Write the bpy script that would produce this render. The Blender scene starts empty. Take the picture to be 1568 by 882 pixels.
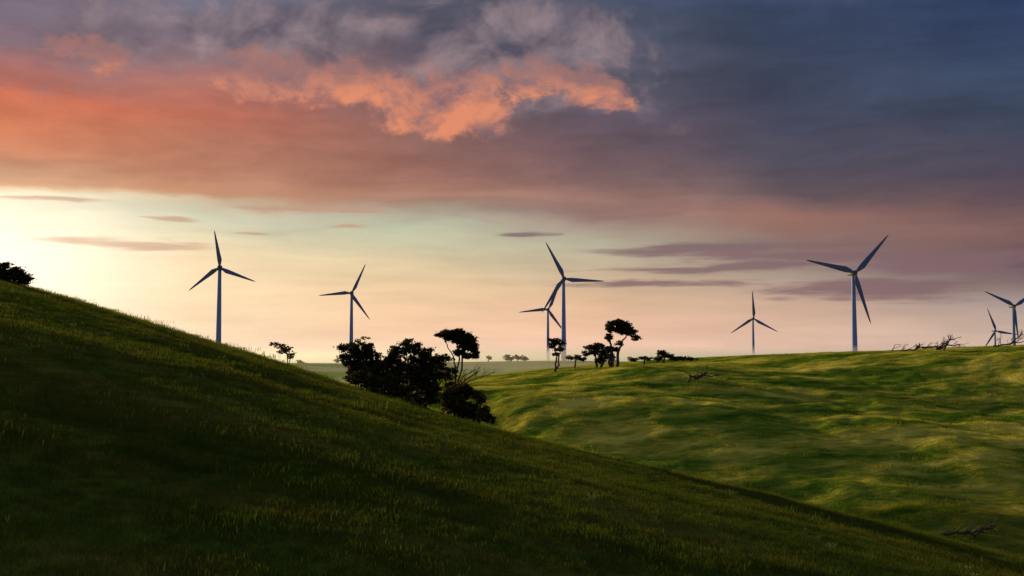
import bpy, math, random
import numpy as np
from mathutils import Vector
random.seed(7); rng=np.random.default_rng(7)
scene=bpy.context.scene
W,H,F=1568.0,882.0,1681.0
HOR=548.0
PITCH=math.atan((HOR-H/2)/F)

def ang(px,py):
    """azimuth / elevation of a sight line measured on the photograph"""
    x=(px-W/2)/F; z=(H/2-py)/F
    c,s=math.cos(PITCH),math.sin(PITCH)
    Y=c-z*s; Z=s+z*c
    return math.atan2(x,Y), math.atan2(Z,math.hypot(x,Y))
def lin(c):
    return tuple(((v/255)/12.92 if v/255<=0.04045 else ((v/255+0.055)/1.055)**2.4) for v in c)

# ------------------------------------------------------------ terrain function
def sstep(t):
    t=np.clip(t,0,1); return t*t*(3-2*t)
_perm=rng.random((256,256))
def vnoise(x,y):
    xi=np.floor(x).astype(int); yi=np.floor(y).astype(int)
    fx=x-xi; fy=y-yi; fx=fx*fx*fx*(fx*(fx*6-15)+10); fy=fy*fy*fy*(fy*(fy*6-15)+10)
    g=lambda a,b:_perm[a%256,b%256]
    return (g(xi,yi)*(1-fx)+g(xi+1,yi)*fx)*(1-fy)+(g(xi,yi+1)*(1-fx)+g(xi+1,yi+1)*fx)*fy-0.5
def fbm(x,y,o=4):
    s=0;a=1.0
    for i in range(o):
        s=s+a*vnoise(x*2**i+17.3*i,y*2**i+5.1*i); a*=0.5
    return s
def terrain(x,y):
    x=np.asarray(x,float); y=np.asarray(y,float)
    xs=np.where(x<-170,-170-90*(1-np.exp((x+170)/90.)),x)
    xs=np.clip(xs,-400,500)
    Yc=np.clip(140-0.35*x,85,215)
    t=y/Yc-1
    gap=np.where(t<0,11.5*t*t,15*t*t)
    left=-0.060*y-0.268*xs-gap-1.35*np.exp(-((x+4)/30)**2)*sstep((y-60)/50)
    left=left+0.012*np.clip(-x-20,0,120)
    left=np.maximum(left,-60)
    left=left+0.6*fbm(x/23.,y/23.,3)*np.clip(1-abs(y-60)/400,0.2,1)+0.22*fbm(x/3.1,y/3.1,3)
    f=np.interp(x,[-400,-60,-4,12,38,56,94,140,300,600],[-9,-8,-5.4,-3.4,-1.2,-0.2,1.1,3.4,7,7])
    far=-8+4*fbm(x/260.,y/260.,3)-2.0*sstep((y-1500)/3000)
    far=far+12*np.exp(-0.5*(((x+135)/62)**2+((y-480)/70)**2))
    far=far+6.5*np.exp(-0.5*(((x+5)/110)**2+((y-660)/90)**2))
    s=sstep((y-320)/380)
    plat=f*(1-s)+far*s
    wob=18*fbm(x/90.+3,y/90.,2)
    cut=30*(1-sstep((y+wob-100)/190.))
    cut=cut*sstep((y+500)/300)
    right=plat-cut
    amp=np.exp(-((y-205)/75)**2)
    right=right+amp*(6.0*fbm(x/38.+y/60.,y/56.,2)+1.3*fbm(x/13.+y/30.,y/14.,3))+0.5*fbm(x/4.,y/3.0,2)*np.exp(-((y-220)/100)**2)
    k=1.3
    m=np.maximum(left,right)
    return m+k*np.log1p(np.exp(-np.abs(left-right)/k))*0.9
def th(x,y): return float(terrain(np.array([x]),np.array([y]))[0])

# ------------------------------------------------------------ helpers
def link(o): scene.collection.objects.link(o); return o
def mesh_np(name,verts,faces,mat=None,smooth=False,do_link=True,attrs=None):
    me=bpy.data.meshes.new(name)
    verts=np.asarray(verts,np.float32); faces=np.asarray(faces,np.int32)
    n=faces.shape[1]
    me.vertices.add(len(verts)); me.vertices.foreach_set('co',verts.ravel())
    me.loops.add(faces.size); me.loops.foreach_set('vertex_index',faces.ravel())
    me.polygons.add(len(faces)); me.polygons.foreach_set('loop_start',np.arange(0,faces.size,n,dtype=np.int32))
    me.update(calc_edges=True)
    if smooth: me.polygons.foreach_set('use_smooth',np.ones(len(faces),bool))
    if mat: me.materials.append(mat)
    o=bpy.data.objects.new(name,me)
    if do_link: link(o)
    return o

class NT:
    def __init__(s,nt): s.nt=nt
    def n(s,t,**k):
        nd=s.nt.nodes.new(t)
        for a,b in k.items(): setattr(nd,a,b)
        return nd
    def set(s,sock,v):
        if isinstance(v,bpy.types.NodeSocket): s.nt.links.new(v,sock)
        elif v is not None:
            if isinstance(v,tuple) and sock.type=='RGBA' and len(v)==3: v=(*v,1)
            sock.default_value=v
    def m(s,op,a,b=None,c=None,clamp=False):
        nd=s.n('ShaderNodeMath',operation=op); nd.use_clamp=clamp
        for i,v in enumerate((a,b,c)): s.set(nd.inputs[i],v)
        return nd.outputs[0]
    def v(s,op,a,b=None,c=None):
        nd=s.n('ShaderNodeVectorMath',operation=op)
        for i,v in enumerate((a,b,c)):
            if v is not None: s.set(nd.inputs[i],v)
        return nd.outputs['Value'] if op in('DOT_PRODUCT','LENGTH') else nd.outputs[0]
    def noise(s,vec,scale,detail=5,rough=0.55,dist=0.0):
        nd=s.n('ShaderNodeTexNoise'); s.set(nd.inputs['Vector'],vec)
        nd.inputs['Scale'].default_value=scale; nd.inputs['Detail'].default_value=detail
        nd.inputs['Roughness'].default_value=rough; nd.inputs['Distortion'].default_value=dist
        return nd.outputs[0]
    def mix(s,f,a,b,bt='MIX'):
        nd=s.n('ShaderNodeMix',data_type='RGBA',blend_type=bt)
        s.set(nd.inputs[0],f); s.set(nd.inputs[6],a); s.set(nd.inputs[7],b)
        return nd.outputs[2]
    def ramp(s,f,stops,interp='LINEAR'):
        nd=s.n('ShaderNodeValToRGB'); cr=nd.color_ramp; cr.interpolation=interp
        stops=sorted(stops,key=lambda q:q[0])
        while len(cr.elements)<len(stops): cr.elements.new(0.5)
        for e,(p,c) in zip(cr.elements,stops):
            e.position=min(max(p,0),1); e.color=(*c,1) if len(c)==3 else c
        s.set(nd.inputs[0],f); return nd.outputs[0]
    def mr(s,v,a,b,c=0.0,d=1.0,t='SMOOTHSTEP'):
        nd=s.n('ShaderNodeMapRange',interpolation_type=t)
        s.set(nd.inputs[0],v)
        for i,q in enumerate((a,b,c,d)): nd.inputs[i+1].default_value=q
        return nd.outputs[0]
def newmat(name):
    m=bpy.data.materials.new(name); m.use_nodes=True
    m.node_tree.nodes.clear(); t=NT(m.node_tree)
    return m,t,t.n('ShaderNodeOutputMaterial')

# ------------------------------------------------------------ world / sky
SUN_AZ=math.radians(-46); SUN_EL=math.radians(12.5)
world=bpy.data.worlds.new('World'); scene.world=world; world.use_nodes=True
try: world.cycles.sampling_method='NONE'
except Exception as ex: print(ex)
world.node_tree.nodes.clear(); w=NT(world.node_tree)
wo=w.n('ShaderNodeOutputWorld'); bg=w.n('ShaderNodeBackground'); bg.inputs[1].default_value=1.0
tc=w.n('ShaderNodeTexCoord'); sp=w.n('ShaderNodeSeparateXYZ'); w.set(sp.inputs[0],tc.outputs['Generated'])
az=w.m('ARCTAN2',sp.outputs[0],sp.outputs[1]); el=w.m('ARCSINE',sp.outputs[2])
cb=w.n('ShaderNodeCombineXYZ'); w.set(cb.inputs[0],az); w.set(cb.inputs[1],el); P=cb.outputs[0]
Ps=w.v('MULTIPLY',P,(1.0,3.6,1.0))
w1=w.n('ShaderNodeTexNoise'); w.set(w1.inputs['Vector'],Ps); w1.inputs['Scale'].default_value=5.0; w1.inputs['Detail'].default_value=6; w1.inputs['Roughness'].default_value=0.55
wc=w.v('SUBTRACT',w1.outputs['Color'],(0.5,0.5,0.5))
wm=w.mr(el,0.03,0.16,0.25,1.0)
wcs=w.n('ShaderNodeVectorMath',operation='SCALE'); w.set(wcs.inputs[0],wc); w.set(wcs.inputs[3],wm)
PW=w.v('MULTIPLY_ADD',wcs.outputs[0],(0.16,0.05,0.0),P)
PH=w.v('MULTIPLY_ADD',wcs.outputs[0],(0.04,0.03,0.0),P)
sw=w.n('ShaderNodeSeparateXYZ'); w.set(sw.inputs[0],PW)
azw,elw=sw.outputs[0],sw.outputs[1]
E0,E1=-0.03,0.42
tel=w.mr(elw,E0,E1,t='LINEAR')
cols=[
 (0,[(0,(118,108,124)),(60,(134,112,122)),(105,(168,110,104)),(145,(212,118,88)),(190,(214,128,92)),(240,(196,142,112)),(272,(212,160,124)),(282,(240,205,165)),(292,(248,236,206)),(330,(252,240,212)),(380,(262,250,226)),(430,(270,256,228)),(540,(268,248,216))]),
 (300,[(0,(114,112,130)),(60,(136,115,122)),(115,(166,113,106)),(165,(196,114,90)),(220,(184,121,97)),(270,(188,131,105)),(292,(206,150,116)),(302,(208,188,156)),(325,(214,212,185)),(360,(232,218,180)),(400,(250,223,182)),(450,(254,223,180)),(540,(255,224,188))]),
 (600,[(0,(88,88,104)),(60,(100,96,110)),(120,(128,99,102)),(180,(138,97,92)),(240,(156,109,97)),(285,(168,121,103)),(312,(172,134,115)),(330,(178,165,145)),(355,(190,194,166)),(400,(225,204,164)),(450,(242,206,164)),(500,(251,208,170)),(540,(251,213,180))]),
 (900,[(0,(72,79,100)),(60,(86,90,108)),(120,(90,87,100)),(180,(92,83,96)),(240,(110,89,95)),(275,(138,106,102)),(300,(160,121,110)),(325,(144,115,110)),(345,(165,145,132)),(375,(182,176,152)),(420,(206,183,152)),(460,(224,186,151)),(500,(240,194,162)),(540,(243,201,174))]),
 (1200,[(0,(62,75,102)),(60,(57,67,90)),(120,(63,70,90)),(180,(71,72,91)),(240,(84,79,91)),(290,(106,90,95)),(325,(158,115,102)),(350,(150,115,106)),(375,(132,108,106)),(395,(150,125,118)),(430,(170,150,136)),(480,(210,174,150)),(540,(230,192,170))]),
 (1568,[(0,(47,61,92)),(60,(55,69,98)),(120,(62,76,100)),(180,(60,67,87)),(240,(72,70,87)),(300,(90,75,86)),(345,(130,97,94)),(375,(121,93,92)),(405,(100,85,94)),(430,(130,107,106)),(460,(164,148,144)),(500,(196,172,157)),(540,(208,182,163))]),
]
cn=[]
for px,st in cols:
    stops=[((ang(px,y)[1]-E0)/(E1-E0),lin(c)) for y,c in st]
    cn.append((ang(px,200)[0],w.ramp(tel,stops)))
cur=cn[0][1]
for i in range(1,len(cn)):
    f=w.mr(azw,cn[i-1][0],cn[i][0],t='LINEAR'); cur=w.mix(f,cur,cn[i][1])
back=w.ramp(w.mr(el,0.0,1.3,t='LINEAR'),[(0,lin((130,118,128))),(0.15,lin((118,116,134))),(0.4,lin((100,108,136))),(1,lin((88,100,130)))])
aa=w.m('ABSOLUTE',az)
cur=w.mix(w.mr(aa,0.75,1.6),cur,back)
cur=w.mix(w.mr(el,0.36,0.7),cur,back)
sky=w.n('ShaderNodeTexSky',sky_type='NISHITA'); sky.sun_disc=False
sky.sun_elevation=SUN_EL; sky.sun_rotation=SUN_AZ
skc=w.mix(1.0,sky.outputs[0],(0.05,0.05,0.05),'MULTIPLY')
cur=w.mix(w.mr(el,0.4,0.8),cur,w.mix(1.0,back,skc,'ADD'))

def G(px,py,rx,ry,src=None):
    a,e=ang(px,py); ra=rx/F; re=ry/F
    q=w.v('MULTIPLY_ADD',src or PH,(1/ra,1/re,0.0),(-a/ra,-e/re,0.0))
    return w.m('EXPONENT',w.m('MULTIPLY',w.v('DOT_PRODUCT',q,q),-1.0))
def SUM(l):
    s=l[0]
    for q in l[1:]: s=w.m('ADD',s,q)
    return s
n1=w.noise(w.v('MULTIPLY',P,(1,3.2,1)),8,6,0.6,0.4)
deck=w.mr(el,0.10,0.18)
mod=w.m('ADD',w.m('MULTIPLY',w.m('SUBTRACT',n1,0.47),w.m('MULTIPLY',deck,0.8)),1.0)
cur=w.mix(1.0,cur,mod,'MULTIPLY')
n2=w.noise(w.v('MULTIPLY',PW,(1,9.0,1)),7,4,0.55,0.0)
mod2=w.m('ADD',w.m('MULTIPLY',w.m('SUBTRACT',n2,0.5),0.45),1.0)
cur=w.mix(1.0,cur,mod2,'MULTIPLY')
# grey upper puffs
Pg=w.v('MULTIPLY',PH,(1,1.35,1))
n3=w.noise(Pg,11,7,0.58,0.3)
eg=SUM([G(600,45,230,60),G(880,70,120,70),G(180,45,130,60),G(400,60,90,45),G(780,150,170,50)])
mg=w.mr(w.m('ADD',w.m('MULTIPLY',w.m('SUBTRACT',n3,0.5),2.2),w.m('SUBTRACT',w.m('MULTIPLY',w.m('MINIMUM',eg,1.2),0.9),0.30)),0.0,0.6)
n3b=w.noise(w.v('ADD',Pg,(0.008,-0.022,0.0)),11,5,0.58,0.3)
litg=w.m('ADD',w.m('MULTIPLY',w.m('SUBTRACT',n3,n3b),3.0),0.48,clamp=True)
gcol=w.mix(litg,lin((74,72,88)),lin((166,143,146)))
cur=w.mix(w.m('MULTIPLY',mg,0.75),cur,gcol)
# sun-lit orange cloud
Po=w.v('ADD',w.v('MULTIPLY',PH,(1,1.25,1)),(5.3,2.9,0.4))
n4=w.noise(Po,20,8,0.64,0.3)
eo=SUM([G(365,108,52,38),G(430,116,50,32),G(520,124,62,36),G(600,146,80,30),G(700,140,66,42),G(640,192,70,20),G(745,195,50,24),G(820,126,62,34),G(900,135,50,32),G(940,146,30,24),G(150,82,70,26)])
mo=w.mr(w.m('ADD',w.m('MULTIPLY',w.m('SUBTRACT',n4,0.5),3.2),w.m('SUBTRACT',w.m('MULTIPLY',w.m('MINIMUM',eo,1.15),1.15),0.40)),0.0,0.65)
n4b=w.noise(w.v('ADD',Po,(0.006,-0.018,0.0)),20,5,0.60,0.3)
lo=w.m('ADD',w.m('MULTIPLY',w.m('SUBTRACT',n4,n4b),3.4),0.62,clamp=True)
top=w.mr(elw,ang(0,115)[1],ang(0,55)[1],1.0,0.2)
oc=w.mix(w.m('MULTIPLY',lo,top),lin((140,108,112)),lin((236,148,110)))
cur=w.mix(w.m('MULTIPLY',w.m('MULTIPLY',mo,w.mr(eo,0.03,0.3)),0.85),cur,oc)
# thin low bars of cloud
n5=w.noise(w.v('MULTIPLY',P,(1,11.0,1)),11,5,0.6,0.2)
P2=w.v('MULTIPLY_ADD',wc,(0.12,0.022,0.0),P)
eb=SUM([G(1050,380,120,9,P2),G(1200,394,160,8,P2),G(1080,411,160,6,P2),G(1480,402,150,18,P2),G(1340,445,150,15,P2),G(1000,436,110,7,P2),G(800,360,42,4,P2)])
mb=w.m('MULTIPLY',w.mr(w.m('ADD',w.m('MULTIPLY',n5,1.1),w.m('MULTIPLY',eb,0.55)),0.60,1.0),w.mr(eb,0.04,0.3))
cur=w.mix(w.m('MULTIPLY',mb,0.85),cur,lin((130,102,106)))
ec=SUM([G(480,318,90,5,P2),G(550,325,45,3,P2),G(60,303,90,3.5,P2),G(260,333,50,4,P2),G(200,374,100,9,P2),G(530,348,25,4,P2),G(400,354,30,3,P2)])
mc=w.m('MULTIPLY',w.mr(w.m('ADD',w.m('MULTIPLY',n5,1.1),w.m('MULTIPLY',ec,0.5)),0.62,1.02),w.mr(ec,0.04,0.3))
cur=w.mix(w.m('MULTIPLY',mc,0.75),cur,lin((196,152,128)))
cur=w.mix(1.0,cur,w.mix(G(-60,400,210,100,P),(0,0,0),(0.40,0.33,0.22)),'ADD')
w.set(bg.inputs[0],cur); w.set(wo.inputs[0],bg.outputs[0])

# ------------------------------------------------------------ sun
sd=bpy.data.lights.new('sun','SUN'); sd.energy=5.0; sd.angle=math.radians(0.6); sd.color=(1.0,0.79,0.40)
so=link(bpy.data.objects.new('sun',sd))
tosun=Vector((math.sin(SUN_AZ)*math.cos(SUN_EL),math.cos(SUN_AZ)*math.cos(SUN_EL),math.sin(SUN_EL)))
so.rotation_euler=tosun.to_track_quat('Z','Y').to_euler(); so.location=tosun*500+Vector((0,0,200))

# ------------------------------------------------------------ camera
cd=bpy.data.cameras.new('camera'); cam=link(bpy.data.objects.new('camera',cd))
cd.sensor_width=36; cd.lens=36*F/W; cd.clip_end=30000; cd.clip_start=0.5
cam.location=(0,0,0); cam.rotation_euler=(math.pi/2+PITCH,0,0); scene.camera=cam

# ------------------------------------------------------------ materials
def grass_color(t):
    g=t.n('ShaderNodeNewGeometry').outputs['Position']
    sp=t.n('ShaderNodeSeparateXYZ'); t.set(sp.inputs[0],g)
    a=t.noise(t.v('MULTIPLY',g,(0.8,1.0,0)),0.045,4,0.6)
    b=t.noise(t.v('MULTIPLY',g,(0.30,1.0,0)),0.22,4,0.65)
    c1=t.ramp(a,[(0.3,(0.042,0.072,0.007)),(0.5,(0.078,0.098,0.011)),(0.7,(0.125,0.118,0.018))])
    c=t.mix(t.mr(b,0.45,0.66,0.0,0.65),c1,(0.135,0.108,0.019))
    c2=t.ramp(t.noise(t.v('MULTIPLY',g,(0.30,1.0,0)),0.10,5,0.72),[(0.36,(0.030,0.080,0.006)),(0.46,(0.12,0.175,0.014)),(0.54,(0.34,0.30,0.030)),(0.64,(0.66,0.52,0.075))])  # dry and green patches; sunlit streaks and darker hollows painted into the colour
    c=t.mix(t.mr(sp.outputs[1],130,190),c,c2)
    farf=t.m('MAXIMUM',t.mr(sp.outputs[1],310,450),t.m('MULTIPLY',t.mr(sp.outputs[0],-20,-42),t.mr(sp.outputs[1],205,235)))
    fcol=t.ramp(t.noise(t.v('MULTIPLY',g,(1.0,2.2,0)),0.006,4,0.5),[(0.35,(0.26,0.34,0.08)),(0.5,(0.50,0.44,0.24)),(0.65,(0.32,0.36,0.13))])  # far field colours, paled so that aerial haze is painted into them
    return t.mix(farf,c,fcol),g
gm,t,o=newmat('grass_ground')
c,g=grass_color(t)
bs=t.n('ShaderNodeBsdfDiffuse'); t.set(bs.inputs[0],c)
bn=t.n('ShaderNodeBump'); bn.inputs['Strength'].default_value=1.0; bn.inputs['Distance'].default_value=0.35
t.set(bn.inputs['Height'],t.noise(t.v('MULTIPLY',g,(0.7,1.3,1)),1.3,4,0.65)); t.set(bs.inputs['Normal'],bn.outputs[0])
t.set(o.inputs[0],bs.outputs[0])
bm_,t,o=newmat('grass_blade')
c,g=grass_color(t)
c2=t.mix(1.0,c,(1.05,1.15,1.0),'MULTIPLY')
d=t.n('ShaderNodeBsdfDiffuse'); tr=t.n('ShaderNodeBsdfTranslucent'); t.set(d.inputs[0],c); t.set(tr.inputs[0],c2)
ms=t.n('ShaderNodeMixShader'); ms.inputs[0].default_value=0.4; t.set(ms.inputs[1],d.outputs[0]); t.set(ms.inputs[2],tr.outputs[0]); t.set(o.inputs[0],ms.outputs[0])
def leafmat(name,ca,cb_):
    m,t,o=newmat(name)
    g=t.n('ShaderNodeNewGeometry').outputs['Position']
    c=t.mix(t.mr(t.noise(g,0.8,3,0.6),0.35,0.65),ca,cb_)
    d=t.n('ShaderNodeBsdfDiffuse'); tr=t.n('ShaderNodeBsdfTranslucent'); t.set(d.inputs[0],c); t.set(tr.inputs[0],c)
    ms=t.n('ShaderNodeMixShader'); ms.inputs[0].default_value=0.25; t.set(ms.inputs[1],d.outputs[0]); t.set(ms.inputs[2],tr.outputs[0]); t.set(o.inputs[0],ms.outputs[0]); return m
leafM=leafmat('leaf',(0.022,0.030,0.009),(0.085,0.064,0.020))
leafW=leafmat('leaf_dry',(0.06,0.06,0.025),(0.14,0.09,0.04))
straw=leafmat('straw',(0.16,0.15,0.06),(0.3,0.27,0.13))
bark,t,o=newmat('bark')
g=t.n('ShaderNodeNewGeometry').outputs['Position']
p=t.n('ShaderNodeBsdfPrincipled'); t.set(p.inputs['Base Color'],t.mix(t.noise(g,4,4,0.6),(0.03,0.022,0.016),(0.09,0.07,0.055))); p.inputs['Roughness'].default_value=0.9
t.set(o.inputs[0],p.outputs[0])
paint,t,o=newmat('turbine_paint')
g=t.n('ShaderNodeTexCoord').outputs['Object']
p=t.n('ShaderNodeBsdfPrincipled'); t.set(p.inputs['Base Color'],t.mix(t.noise(t.v('MULTIPLY',g,(1,1,0.1)),0.6,4,0.6),(0.10,0.17,0.44),(0.14,0.22,0.50)))
p.inputs['Roughness'].default_value=0.6; t.set(o.inputs[0],p.outputs[0])
bladep,t,o=newmat('blade_paint')
g=t.n('ShaderNodeTexCoord').outputs['Object']
p=t.n('ShaderNodeBsdfPrincipled'); t.set(p.inputs['Base Color'],t.mix(t.noise(g,0.4,3,0.6),(0.05,0.08,0.20),(0.08,0.11,0.26)))
p.inputs['Roughness'].default_value=0.6; t.set(o.inputs[0],p.outputs[0])
dark,t,o=newmat('dark_metal'); p=t.n('ShaderNodeBsdfPrincipled'); p.inputs['Base Color'].default_value=(0.05,0.055,0.07,1); p.inputs['Roughness'].default_value=0.6; t.set(o.inputs[0],p.outputs[0])

# ------------------------------------------------------------ terrain mesh
azs=np.concatenate([np.radians(np.linspace(-180,-36,60,endpoint=False)),np.radians(np.linspace(-36,36,760,endpoint=False)),np.radians(np.linspace(36,180,60,endpoint=False))])
rs=np.concatenate([np.geomspace(2,60,70,endpoint=False),np.linspace(60,340,420,endpoint=False),np.geomspace(340,14000,160)])
A,R=np.meshgrid(azs,rs); X=R*np.sin(A); Y=R*np.cos(A); Z=terrain(X,Y)
na,nr=len(azs),len(rs)
V=np.stack([X.ravel(),Y.ravel(),Z.ravel()],1)
i,j=np.meshgrid(np.arange(nr-1),np.arange(na),indexing='ij'); j2=(j+1)%na
Fc=np.stack([(i*na+j).ravel(),(i*na+j2).ravel(),((i+1)*na+j2).ravel(),((i+1)*na+j).ravel()],1)[:,::-1]
V=np.vstack([V,[[0,0,th(0,0)]]]); cidx=len(V)-1; jj=np.arange(0,na,2)
Fc=np.vstack([Fc,np.stack([np.full(len(jj),cidx),(jj+2)%na,(jj+1)%na,jj],1)])
ter=mesh_np('hills_terrain',V,Fc,gm,True)

# low ground mist lying over the far paddocks
mm,t,o=newmat('mist')
vs_=t.n('ShaderNodeVolumeScatter'); vs_.inputs['Color'].default_value=(1,0.90,0.80,1); vs_.inputs['Density'].default_value=0.0013; vs_.inputs['Anisotropy'].default_value=0.55
t.set(o.inputs['Volume'],vs_.outputs[0])
x0_,x1_,y0_,y1_,z0_,z1_=-900,1100,430,2600,-30,7
mv=[(x0_,y0_,z0_),(x1_,y0_,z0_),(x1_,y1_,z0_),(x0_,y1_,z0_),(x0_,y0_+150,z1_),(x1_,y0_+150,z1_),(x1_,y1_,z1_),(x0_,y1_,z1_)]
mesh_np('ground_mist',mv,[(0,3,2,1),(4,5,6,7),(0,1,5,4),(1,2,6,5),(2,3,7,6),(3,0,4,7)],mm)

# ------------------------------------------------------------ grass
srccol=bpy.data.collections.new('grass_sources')
def tuft(k,nbl,rad,hmin,hmax,wd):
    r=rng
    vs=[];fs=[]
    cl=r.normal(0,rad*0.6,(12,2))
    for b in range(nbl):
        c=cl[r.integers(12)]+r.normal(0,rad*0.3,2)
        h=r.uniform(hmin,hmax); a=r.uniform(0,6.28); ln=r.uniform(0.4,1.3)*h; la=r.uniform(0,6.28)
        wx,wy=math.cos(a)*wd,math.sin(a)*wd; lx,ly=math.cos(la)*ln+0.12*h,math.sin(la)*ln
        n=len(vs)
        vs+=[(c[0]-wx,c[1]-wy,-0.06),(c[0]+wx,c[1]+wy,-0.06),(c[0]+wx*.7+lx*.35,c[1]+wy*.7+ly*.35,h*.6),(c[0]-wx*.7+lx*.35,c[1]-wy*.7+ly*.35,h*.6),(c[0]+lx+wx*.1,c[1]+ly,h),(c[0]+lx-wx*.1,c[1]+ly,h)]
        fs+=[(n,n+1,n+2,n+3),(n+3,n+2,n+4,n+5)]
    o=mesh_np('grass_tuft_%d'%k,vs,fs,bm_,False,False); srccol.objects.link(o)
for k in range(6): tuft(k,72,0.62,0.04,0.13,0.008)
def scatter(name,pts,scale,coll):
    me=bpy.data.meshes.new(name); me.vertices.add(len(pts)); me.vertices.foreach_set('co',np.asarray(pts,np.float32).ravel())
    a=me.attributes.new('sc','FLOAT','POINT'); a.data.foreach_set('value',np.asarray(scale,np.float32))
    a=me.attributes.new('rz','FLOAT','POINT'); a.data.foreach_set('value',rng.uniform(-0.9,0.9,len(pts)).astype(np.float32))
    o=link(bpy.data.objects.new(name,me))
    ng=bpy.data.node_groups.new(name+'_nodes','GeometryNodeTree')
    ng.interface.new_socket('Geometry',in_out='INPUT',socket_type='NodeSocketGeometry'); ng.interface.new_socket('Geometry',in_out='OUTPUT',socket_type='NodeSocketGeometry')
    n=ng.nodes; gi=n.new('NodeGroupInput'); go=n.new('NodeGroupOutput'); ip=n.new('GeometryNodeInstanceOnPoints'); ci=n.new('GeometryNodeCollectionInfo')
    ci.inputs[0].default_value=coll; ci.inputs[1].default_value=True; ci.inputs[2].default_value=True
    s=n.new('GeometryNodeInputNamedAttribute'); s.data_type='FLOAT'; s.inputs[0].default_value='sc'
    rz=n.new('GeometryNodeInputNamedAttribute'); rz.data_type='FLOAT'; rz.inputs[0].default_value='rz'
    cx=n.new('ShaderNodeCombineXYZ'); L=ng.links.new
    L(gi.outputs[0],ip.inputs['Points']); L(ci.outputs[0],ip.inputs['Instance']); ip.inputs['Pick Instance'].default_value=True
    L(rz.outputs[0],cx.inputs[2]); L(cx.outputs[0],ip.inputs['Rotation']); L(s.outputs[0],ip.inputs['Scale']); L(ip.outputs[0],go.inputs[0])
    md=o.modifiers.new('scatter','NODES'); md.node_group=ng; return o
def sample(n,y0,y1,um):
    y=np.sqrt(rng.uniform(y0*y0,y1*y1,n))
    x=rng.uniform(-um,um,n)*y+rng.uniform(-8,8,n)
    return x,y
x1,y1=sample(34000,18,165,0.55); x2,y2=sample(14000,150,350,0.52)
x0,y0=sample(9000,14,60,0.60)
xx=np.concatenate([x0,x1,x2]); yy=np.concatenate([y0,y1,y2])
sc=np.concatenate([rng.uniform(0.7,1.1,len(x0)),rng.uniform(0.9,1.5,len(x1)),rng.uniform(1.3,2.4,len(x2))])
sc=sc*(0.75+0.8*np.clip(fbm(xx/7,yy/4,3)+0.4,0,1))
sc=np.where((rng.random(len(sc))<0.012)&(yy>90)&(yy<160),sc*2.0,sc)
scatter('grass',np.stack([xx,yy,terrain(xx,yy)],1),sc,srccol)

wc_=bpy.data.collections.new('weed_sources')
for k in range(4):
    vs=[];fs=[]
    for b in range(12):
        a=rng.uniform(0,6.28); h=rng.uniform(0.2,0.45); lx,ly=rng.normal(0,0.22,2); n=len(vs)
        vs+=[(-.006,0,0),(.006,0,0),(lx+.006,ly,h),(lx-.006,ly,h)]; fs.append((n,n+1,n+2,n+3))
        for q in range(3):
            n=len(vs); c=np.array([lx,ly,h])+rng.normal(0,0.03,3); e=rng.normal(0,0.022,(4,3)); vs+=[tuple(c+e[m]) for m in range(4)]; fs.append((n,n+1,n+2,n+3))
    o=mesh_np('weed_%d'%k,vs,fs,straw,False,False); wc_.objects.link(o)
x,y=sample(200,60,200,0.5)
scatter('seeding_weeds',np.stack([x,y,terrain(x,y)],1),rng.uniform(0.5,1.3,len(x)),wc_)

# ------------------------------------------------------------ wind turbines
def tube(path,rad,seg=8):
    vs=[];fs=[]; path=[Vector(p) for p in path]
    for k,p in enumerate(path):
        d=(path[min(k+1,len(path)-1)]-path[max(k-1,0)]).normalized()
        u=d.cross(Vector((0.13,0.97,0.21))).normalized() if abs(d.y)<0.9 else d.cross(Vector((0,0,1))).normalized()
        v=d.cross(u)
        for s in range(seg):
            a=2*math.pi*s/seg; vs.append(tuple(p+(u*math.cos(a)+v*math.sin(a))*rad[k]))
    for k in range(len(path)-1):
        for s in range(seg):
            s2=(s+1)%seg; fs.append((k*seg+s,k*seg+s2,(k+1)*seg+s2,(k+1)*seg+s))
    return vs,fs
def merge(parts):
    V=[];Fs=[]
    for v,f in parts:
        n=len(V); V+=list(v); Fs+=[tuple(i+n for i in q) for q in f]
    return V,Fs
def part(name,v,f,mat,parent,smooth=True):
    o=mesh_np(name,v,f,mat,smooth); o.parent=parent; return o
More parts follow.
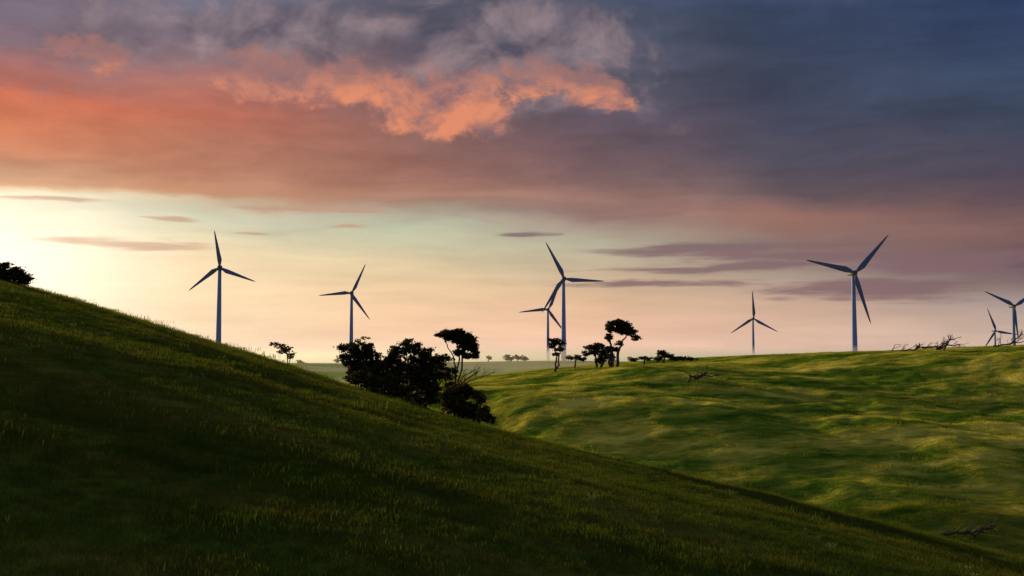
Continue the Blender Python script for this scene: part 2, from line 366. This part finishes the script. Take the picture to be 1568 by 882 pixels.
def turbine(px,py,d,Lpx,rot,yaw):
    x=(px-W/2)/F*d; hz=(HOR-py)/F*d; gz=th(x,d)-0.5; Hh=hz-gz; L=Lpx/F*d
    e=link(bpy.data.objects.new('wind_turbine',None)); e.location=(x,d,gz)
    zs=[0,Hh*.33,Hh*.66,Hh-1.8]
    v,f=tube([(0,0,z) for z in zs],[2.5,2.15,1.8,1.4],28); part('tower',v,f,paint,e)
    v,f=tube([(0,0,-1),(0,0,0.4),(0,0,0.4)],[3.8,3.8,0.01],24); part('foundation',v,f,paint,e,False)
    rt=bpy.data.objects.new('rotor_head',None); link(rt); rt.parent=e; rt.location=(0,0,Hh); rt.rotation_euler=(0,0,yaw)
    vs=[];ys=[-2.2,-1.9,0,4,7.2,7.8]; ws=[1.1,1.7,2.1,2.1,1.7,1.0]
    for yv,wv in zip(ys,ws):
        for s in range(16):
            a=2*math.pi*s/16; ca,sa=math.cos(a),math.sin(a)
            vs.append((wv*math.copysign(abs(ca)**.5,ca),yv,wv*math.copysign(abs(sa)**.5,sa)))
    fs=[(k*16+s,k*16+(s+1)%16,(k+1)*16+(s+1)%16,(k+1)*16+s) for k in range(5) for s in range(16)]
    part('nacelle',vs,fs,dark,rt)
    v,f=tube([(0,y,0) for y in (-5.2,-5.0,-4.4,-3.4,-2.3)],[0.05,0.9,1.7,2.2,2.2],16); part('hub',v,f,dark,rt)
    for b in range(3):
        a=math.radians(rot+120*b)
        prof=[(0,.9,.9,0),(.04,1.0,.85,0.1),(.10,1.7,.7,.4),(.2,2.5,.5,.8),(.35,2.1,.36,.6),(.55,1.55,.26,.45),(.75,1.1,.18,.3),(.92,.65,.10,.15),(1.0,.1,.03,.05)]
        k=L/40; vs=[];fs=[]
        for tq,ch,thk,off in prof:
            for s in range(10):
                q=2*math.pi*s/10; cx=ch*math.cos(q)*max(k,.85)*0.9-off; cy=thk*math.sin(q)
                tw=0.30*(1-tq); px_,py_=cx*math.cos(tw)-cy*math.sin(tw),cx*math.sin(tw)+cy*math.cos(tw)
                r=tq*L
                vs.append((r*math.cos(a)-px_*math.sin(a),-3.6+py_,r*math.sin(a)+px_*math.cos(a)))
        fs=[(m*10+s,m*10+(s+1)%10,(m+1)*10+(s+1)%10,(m+1)*10+s) for m in range(len(prof)-1) for s in range(10)]
        part('blade_%d'%(b+1),vs,fs,bladep,rt)
for a in [(1308,418,900,82,47,0.15),(863,427,980,63,117,0.1),(335,410,900,58,99,0.25),(538,449,1200,50,65,0.1),(839,474,1550,46,66,0.1),(1153,488,1800,43,92,0.1),(1552,469,1400,53,155,0.1),(1523,507,2200,38,112,0.2)]: turbine(*a)

# ------------------------------------------------------------ trees
def leaves(cent,rad,nper,size):
    n=len(cent)*nper
    c=np.repeat(cent,nper,0)+rng.normal(0,1,(n,3))*np.repeat(rad,nper)[:,None]*np.array([0.55,0.55,0.30])
    a=rng.normal(0,1,(n,3)); a/=np.linalg.norm(a,axis=1)[:,None]; b=np.cross(a,rng.normal(0,1,(n,3))); b/=np.linalg.norm(b,axis=1)[:,None]
    s=size*rng.uniform(0.6,1.4,(n,1)); a=a*s; b=b*s*0.6
    v=np.stack([c-a,c+b,c+a,c-b],1).reshape(-1,3); f=np.arange(n*4).reshape(-1,4); return v,f
def limb(p0,p1,r0,r1,wob,seg=6,n=6,sag=0.0):
    p0=Vector(p0);p1=Vector(p1);L=(p1-p0).length; pts=[];rr=[]
    for k in range(n+1):
        t=k/n; q=p0.lerp(p1,t)
        if 0<k<n: q+=Vector(rng.normal(0,wob*L,3))
        q.z+=sag*L*math.sin(math.pi*t)
        pts.append(q); rr.append(r0+(r1-r0)*t)
    return tube(pts,rr,seg),pts
def tree(name,d,trunks,blobs,dens=1.0,lm=None,leaf=0.16,clump=0.55,twigs=True,tw=3.0,ground=None,depth=0.8):
    s=d/F; X0=(trunks[0][0][0]-W/2)*s; g=th(X0,d)
    hz=HOR if ground is None else ground+g/s
    e=link(bpy.data.objects.new(name,None)); e.location=(X0,d,g)
    def loc(px,py,dy=0): return Vector(((px-W/2)*s-X0,dy,(hz-py)*s-g))
    wood=[]; nodes=[]
    for tp in trunks:
        pts=[]
        for k,(a,b) in enumerate(tp):
            q=loc(a,b,0 if k==0 else rng.normal(0,0.35))
            if k==0: q.z=th(X0+q.x,d)-g-0.4
            pts.append(q)
        for k in range(len(pts)-1):
            r0=tw*s*(1-k/len(pts))*0.55; r1=tw*s*(1-(k+1)/len(pts))*0.55+0.03
            t_,_p=limb(pts[k],pts[k+1],r0,r1,0.035,8,5); wood.append(t_)
            if k>0 or len(pts)==2: nodes.append(pts[k+1])
        nodes.append(pts[-1])
    C=[];Rr=[]
    for (a,b,rx,ry) in blobs:
        c=loc(a,b,rng.normal(0,0.25*rx*s)); rx*=s; ry*=s
        near=min(nodes,key=lambda q:(q-c).length) if nodes else c
        if twigs:
            t_,pts=limb(near,c,0.07+0.25*s,0.04,0.08,5,4,0.05); wood.append(t_)
        n=max(5,int(dens*7*(rx*ry)/(clump**2)*0.55+rx*1.5))
        dirs=rng.normal(0,1,(n,3)); dirs/=np.linalg.norm(dirs,axis=1)[:,None]
        rad=rng.uniform(0.15,1.0,(n,1))**0.5*rng.choice([1,1,1,1.2],(n,1))
        pp=np.array(c)+dirs*rad*np.array([rx,max(rx*depth,ry),ry])
        C.append(pp); Rr.append(clump*rng.uniform(0.45,1.3,n))
        if twigs:
            for k in range(0,n,3):
                t_,_=limb(c,Vector(pp[k]),0.035,0.012,0.07,4,3); wood.append(t_)
    if wood:
        v,f=merge(wood); part('branches',v,f,bark,e)
    if C:
        v,f=leaves(np.vstack(C),np.concatenate(Rr),26,leaf); part('foliage',v,f,lm or leafM,e,False)
    return e
def bare(name,d,root,segs,tw=2.2,depth=3,ground=None):
    s=d/F; X0=(root[0]-W/2)*s; g=th(X0,d); hz=HOR if ground is None else ground+g/s
    e=link(bpy.data.objects.new(name,None)); e.location=(X0,d,g); wood=[]
    def loc(px,py): return Vector(((px-W/2)*s-X0,rng.normal(0,0.3),(hz-py)*s-g))
    def grow(p,dr,L,r,k):
        q=p+dr*L; t_,pts=limb(p,q,r,r*0.5,0.07,5,4); wood.append(t_)
        if k>0:
            for _ in range(rng.integers(2,4)):
                st=pts[rng.integers(2,5)]; nd=(dr+Vector(rng.normal(0,0.55,3))).normalized(); grow(st,nd,L*rng.uniform(.45,.75),r*0.5,k-1)
    for sg in segs:
        pts=[loc(*q) for q in sg]
        for k in range(len(pts)-1):
            r=tw*s*0.5*(1-k/len(pts)); t_,pp=limb(pts[k],pts[k+1],r,r*0.7,0.05,6,4); wood.append(t_)
            for m in (1,2,3):
                dr=((pts[k+1]-pts[k]).normalized()+Vector((rng.normal(0,.5),rng.normal(0,.4),abs(rng.normal(0.3,.5))))).normalized()
                grow(pp[m],dr,(pts[k+1]-pts[k]).length*rng.uniform(.3,.6),r*.5,depth-1)
    v,f=merge(wood); part('branches',v,f,bark,e)

tree('umbrella_tree',160,[[(694,595),(697,560),(694,545),(682,524)],[(697,562),(708,545),(716,530)],[(695,548),(700,530)]],
 [(676,513,8,3),(686,511,13,5),(698,510,14,6),(708,514,13,7),(717,521,12,8),(724,531,8,9),(728,543,5,7),(712,529,10,7),(690,517,11,4.5),(704,540,9,5),(716,545,8,4),(701,522,9,5)],2.6,leaf=0.12,clump=0.28)
tree('shrub_thicket',152,[[(600,612),(606,585),(615,560)],[(640,618),(640,590),(645,560)],[(570,596),(568,575),(560,560)]],
 [(622,524,8,5),(612,538,16,10),(630,533,10,7),(642,545,18,12),(658,552,14,11),(668,546,8,6),(596,554,16,11),(628,570,38,19),(575,574,28,13),(600,592,38,17),(645,602,26,22),(655,575,24,16),(566,584,24,12),(684,572,14,11),(674,558,10,8),(640,527,7,4),(545,579,14,8),(684,548,8,5),(604,545,8,7),(656,536,6,4),(690,592,14,8),(610,608,34,13),(665,600,14,16),(588,560,12,9)],1.5,leaf=0.16,clump=0.44)
tree('round_shrub',156,[[(545,585),(547,565),(543,548)],[(560,588),(560,565)]],[(538,533,15,8),(556,537,19,10),(570,546,15,10),(544,552,21,12),(560,562,24,12),(529,545,9,7),(578,562,11,10),(548,574,20,11),(524,532,6,4),(566,529,7,4)],1.5,leaf=0.15,clump=0.40)
tree('gully_bush',136,[[(702,640),(704,618),(708,602)],[(735,648),(736,635)]],[(705,597,18,9),(692,610,20,13),(722,604,16,8),(700,624,30,13),(736,612,8,6),(722,630,30,11),(744,640,16,8),(686,600,9,7),(715,640,26,8),(716,592,8,5)],1.5,leaf=0.14,clump=0.38)
bare('dead_branch',158,(700,592),[[(700,590),(712,574),(728,568)],[(700,590),(722,582),(745,574),(758,570)],[(706,585),(728,572),(735,563)]],2.2,3)
tree('windswept_tree',282,[[(938,560),(937,540),(934,520),(936,503)],[(944,560),(946,540),(953,522),(962,512)],[(936,548),(928,535)]],
 [(938,495,8,4.5),(948,494,10,5),(957,500,11,6),(966,508,10,6),(973,517,7,4.5),(944,502,12,7),(955,508,11,5),(933,503,6,7),(932,516,5,7),(940,535,8,4),(948,526,6,3)],1.6,leaf=0.19,clump=0.40,tw=4.5)
tree('spreading_shrub',284,[[(914,562),(912,548),(906,538)],[(918,562),(926,548)]],[(903,532,9,4),(916,530,11,5),(930,536,9,6),(912,540,12,5),(926,546,10,6),(897,541,6,4),(936,549,6,7),(920,552,8,4)],1.5,leaf=0.19,clump=0.45,tw=4)
tree('slender_tree',270,[[(850,566),(852,548),(850,530)],[(851,552),(858,540)]],[(848,521,8,4),(857,525,8,5),(846,529,6,5),(857,535,8,4),(851,543,6,3)],1.3,leaf=0.19,clump=0.42,tw=3)
tree('low_shrub',295,[[(1016,556),(1016,546)]],[(1012,540,7,4),(1020,545,10,4),(1032,549,9,3),(1046,549,10,2.5),(1008,549,6,4),(1060,549,7,2)],1.5,leaf=0.2,clump=0.45)
tree('low_shrub',290,[[(985,557),(987,549)]],[(984,548,5,3),(994,550,6,2.5),(972,551,6,2.5)],1.3,leaf=0.2,clump=0.45)
tree('low_shrub',288,[[(880,562),(881,552)]],[(874,549,6,2.5),(884,546,6,4),(892,550,6,4)],1.2,leaf=0.2,clump=0.45)
tree('hilltop_bush',150,[[(14,440),(15,420)]],[(8,412,18,9),(26,419,14,9),(38,430,8,7),(15,427,28,11),(-20,420,26,14)],2.0,leaf=0.13,clump=0.36)
tree('field_tree',330,[[(437,552),(439,540),(437,530)],[(440,552),(444,540)]],[(419,527,7,2.5),(430,530,8,4),(441,535,8,5),(446,545,6,6),(434,538,8,4)],0.8,leaf=0.18,clump=0.4,lm=leafW,tw=2)
tree('field_tree',520,[[(555,540),(556,528)]],[(548,522,7,3),(560,518,8,2),(556,526,8,3),(530,534,6,3)],0.8,leaf=0.25,clump=0.7,lm=leafW,tw=1.8)
for (a,b,q) in [(777,540,1.2),(792,541,.8),(748,544,.7),(801,543,1.1),(870,545,.8),(965,544,1),(1004,545,.7),(460,545,.9),(515,546,.6),(1045,546,.8)]:
    tree('field_tree',650,[[(a,b+8),(a,b)]],[(a,b,5*q,3.5*q),(a+4*q,b+1.5,4*q,3*q)],0.8,leaf=0.35,clump=0.8,lm=leafW,tw=1.6,ground=b+6)
bare('fallen_dead_tree',292,(1440,538),[[(1432,534),(1446,524),(1462,517)],[(1436,533),(1452,527),(1468,527)],[(1444,534),(1452,522),(1456,514)]],3.0,4,ground=538)
bare('fallen_dead_tree',292,(1385,540),[[(1358,538),(1385,537),(1412,532)],[(1400,536),(1408,527)],[(1412,532),(1430,531),(1440,534)]],3.4,3,ground=540)
bare('fallen_dead_tree',292,(1555,531),[[(1520,530),(1545,528),(1566,523)],[(1545,528),(1556,518),(1566,510)]],2.6,3,ground=532)
bare('dead_log',232,(1080,578),[[(1052,580),(1056,571),(1075,570),(1100,571)],[(1062,574),(1082,566)]],4.2,3,ground=580)
bare('dead_log',150,(1480,690),[[(1430,688),(1460,683),(1500,684)],[(1460,684),(1512,676)]],5,3,ground=690)
scene.view_settings.view_transform='Standard'; scene.view_settings.look='None'; scene.view_settings.exposure=0
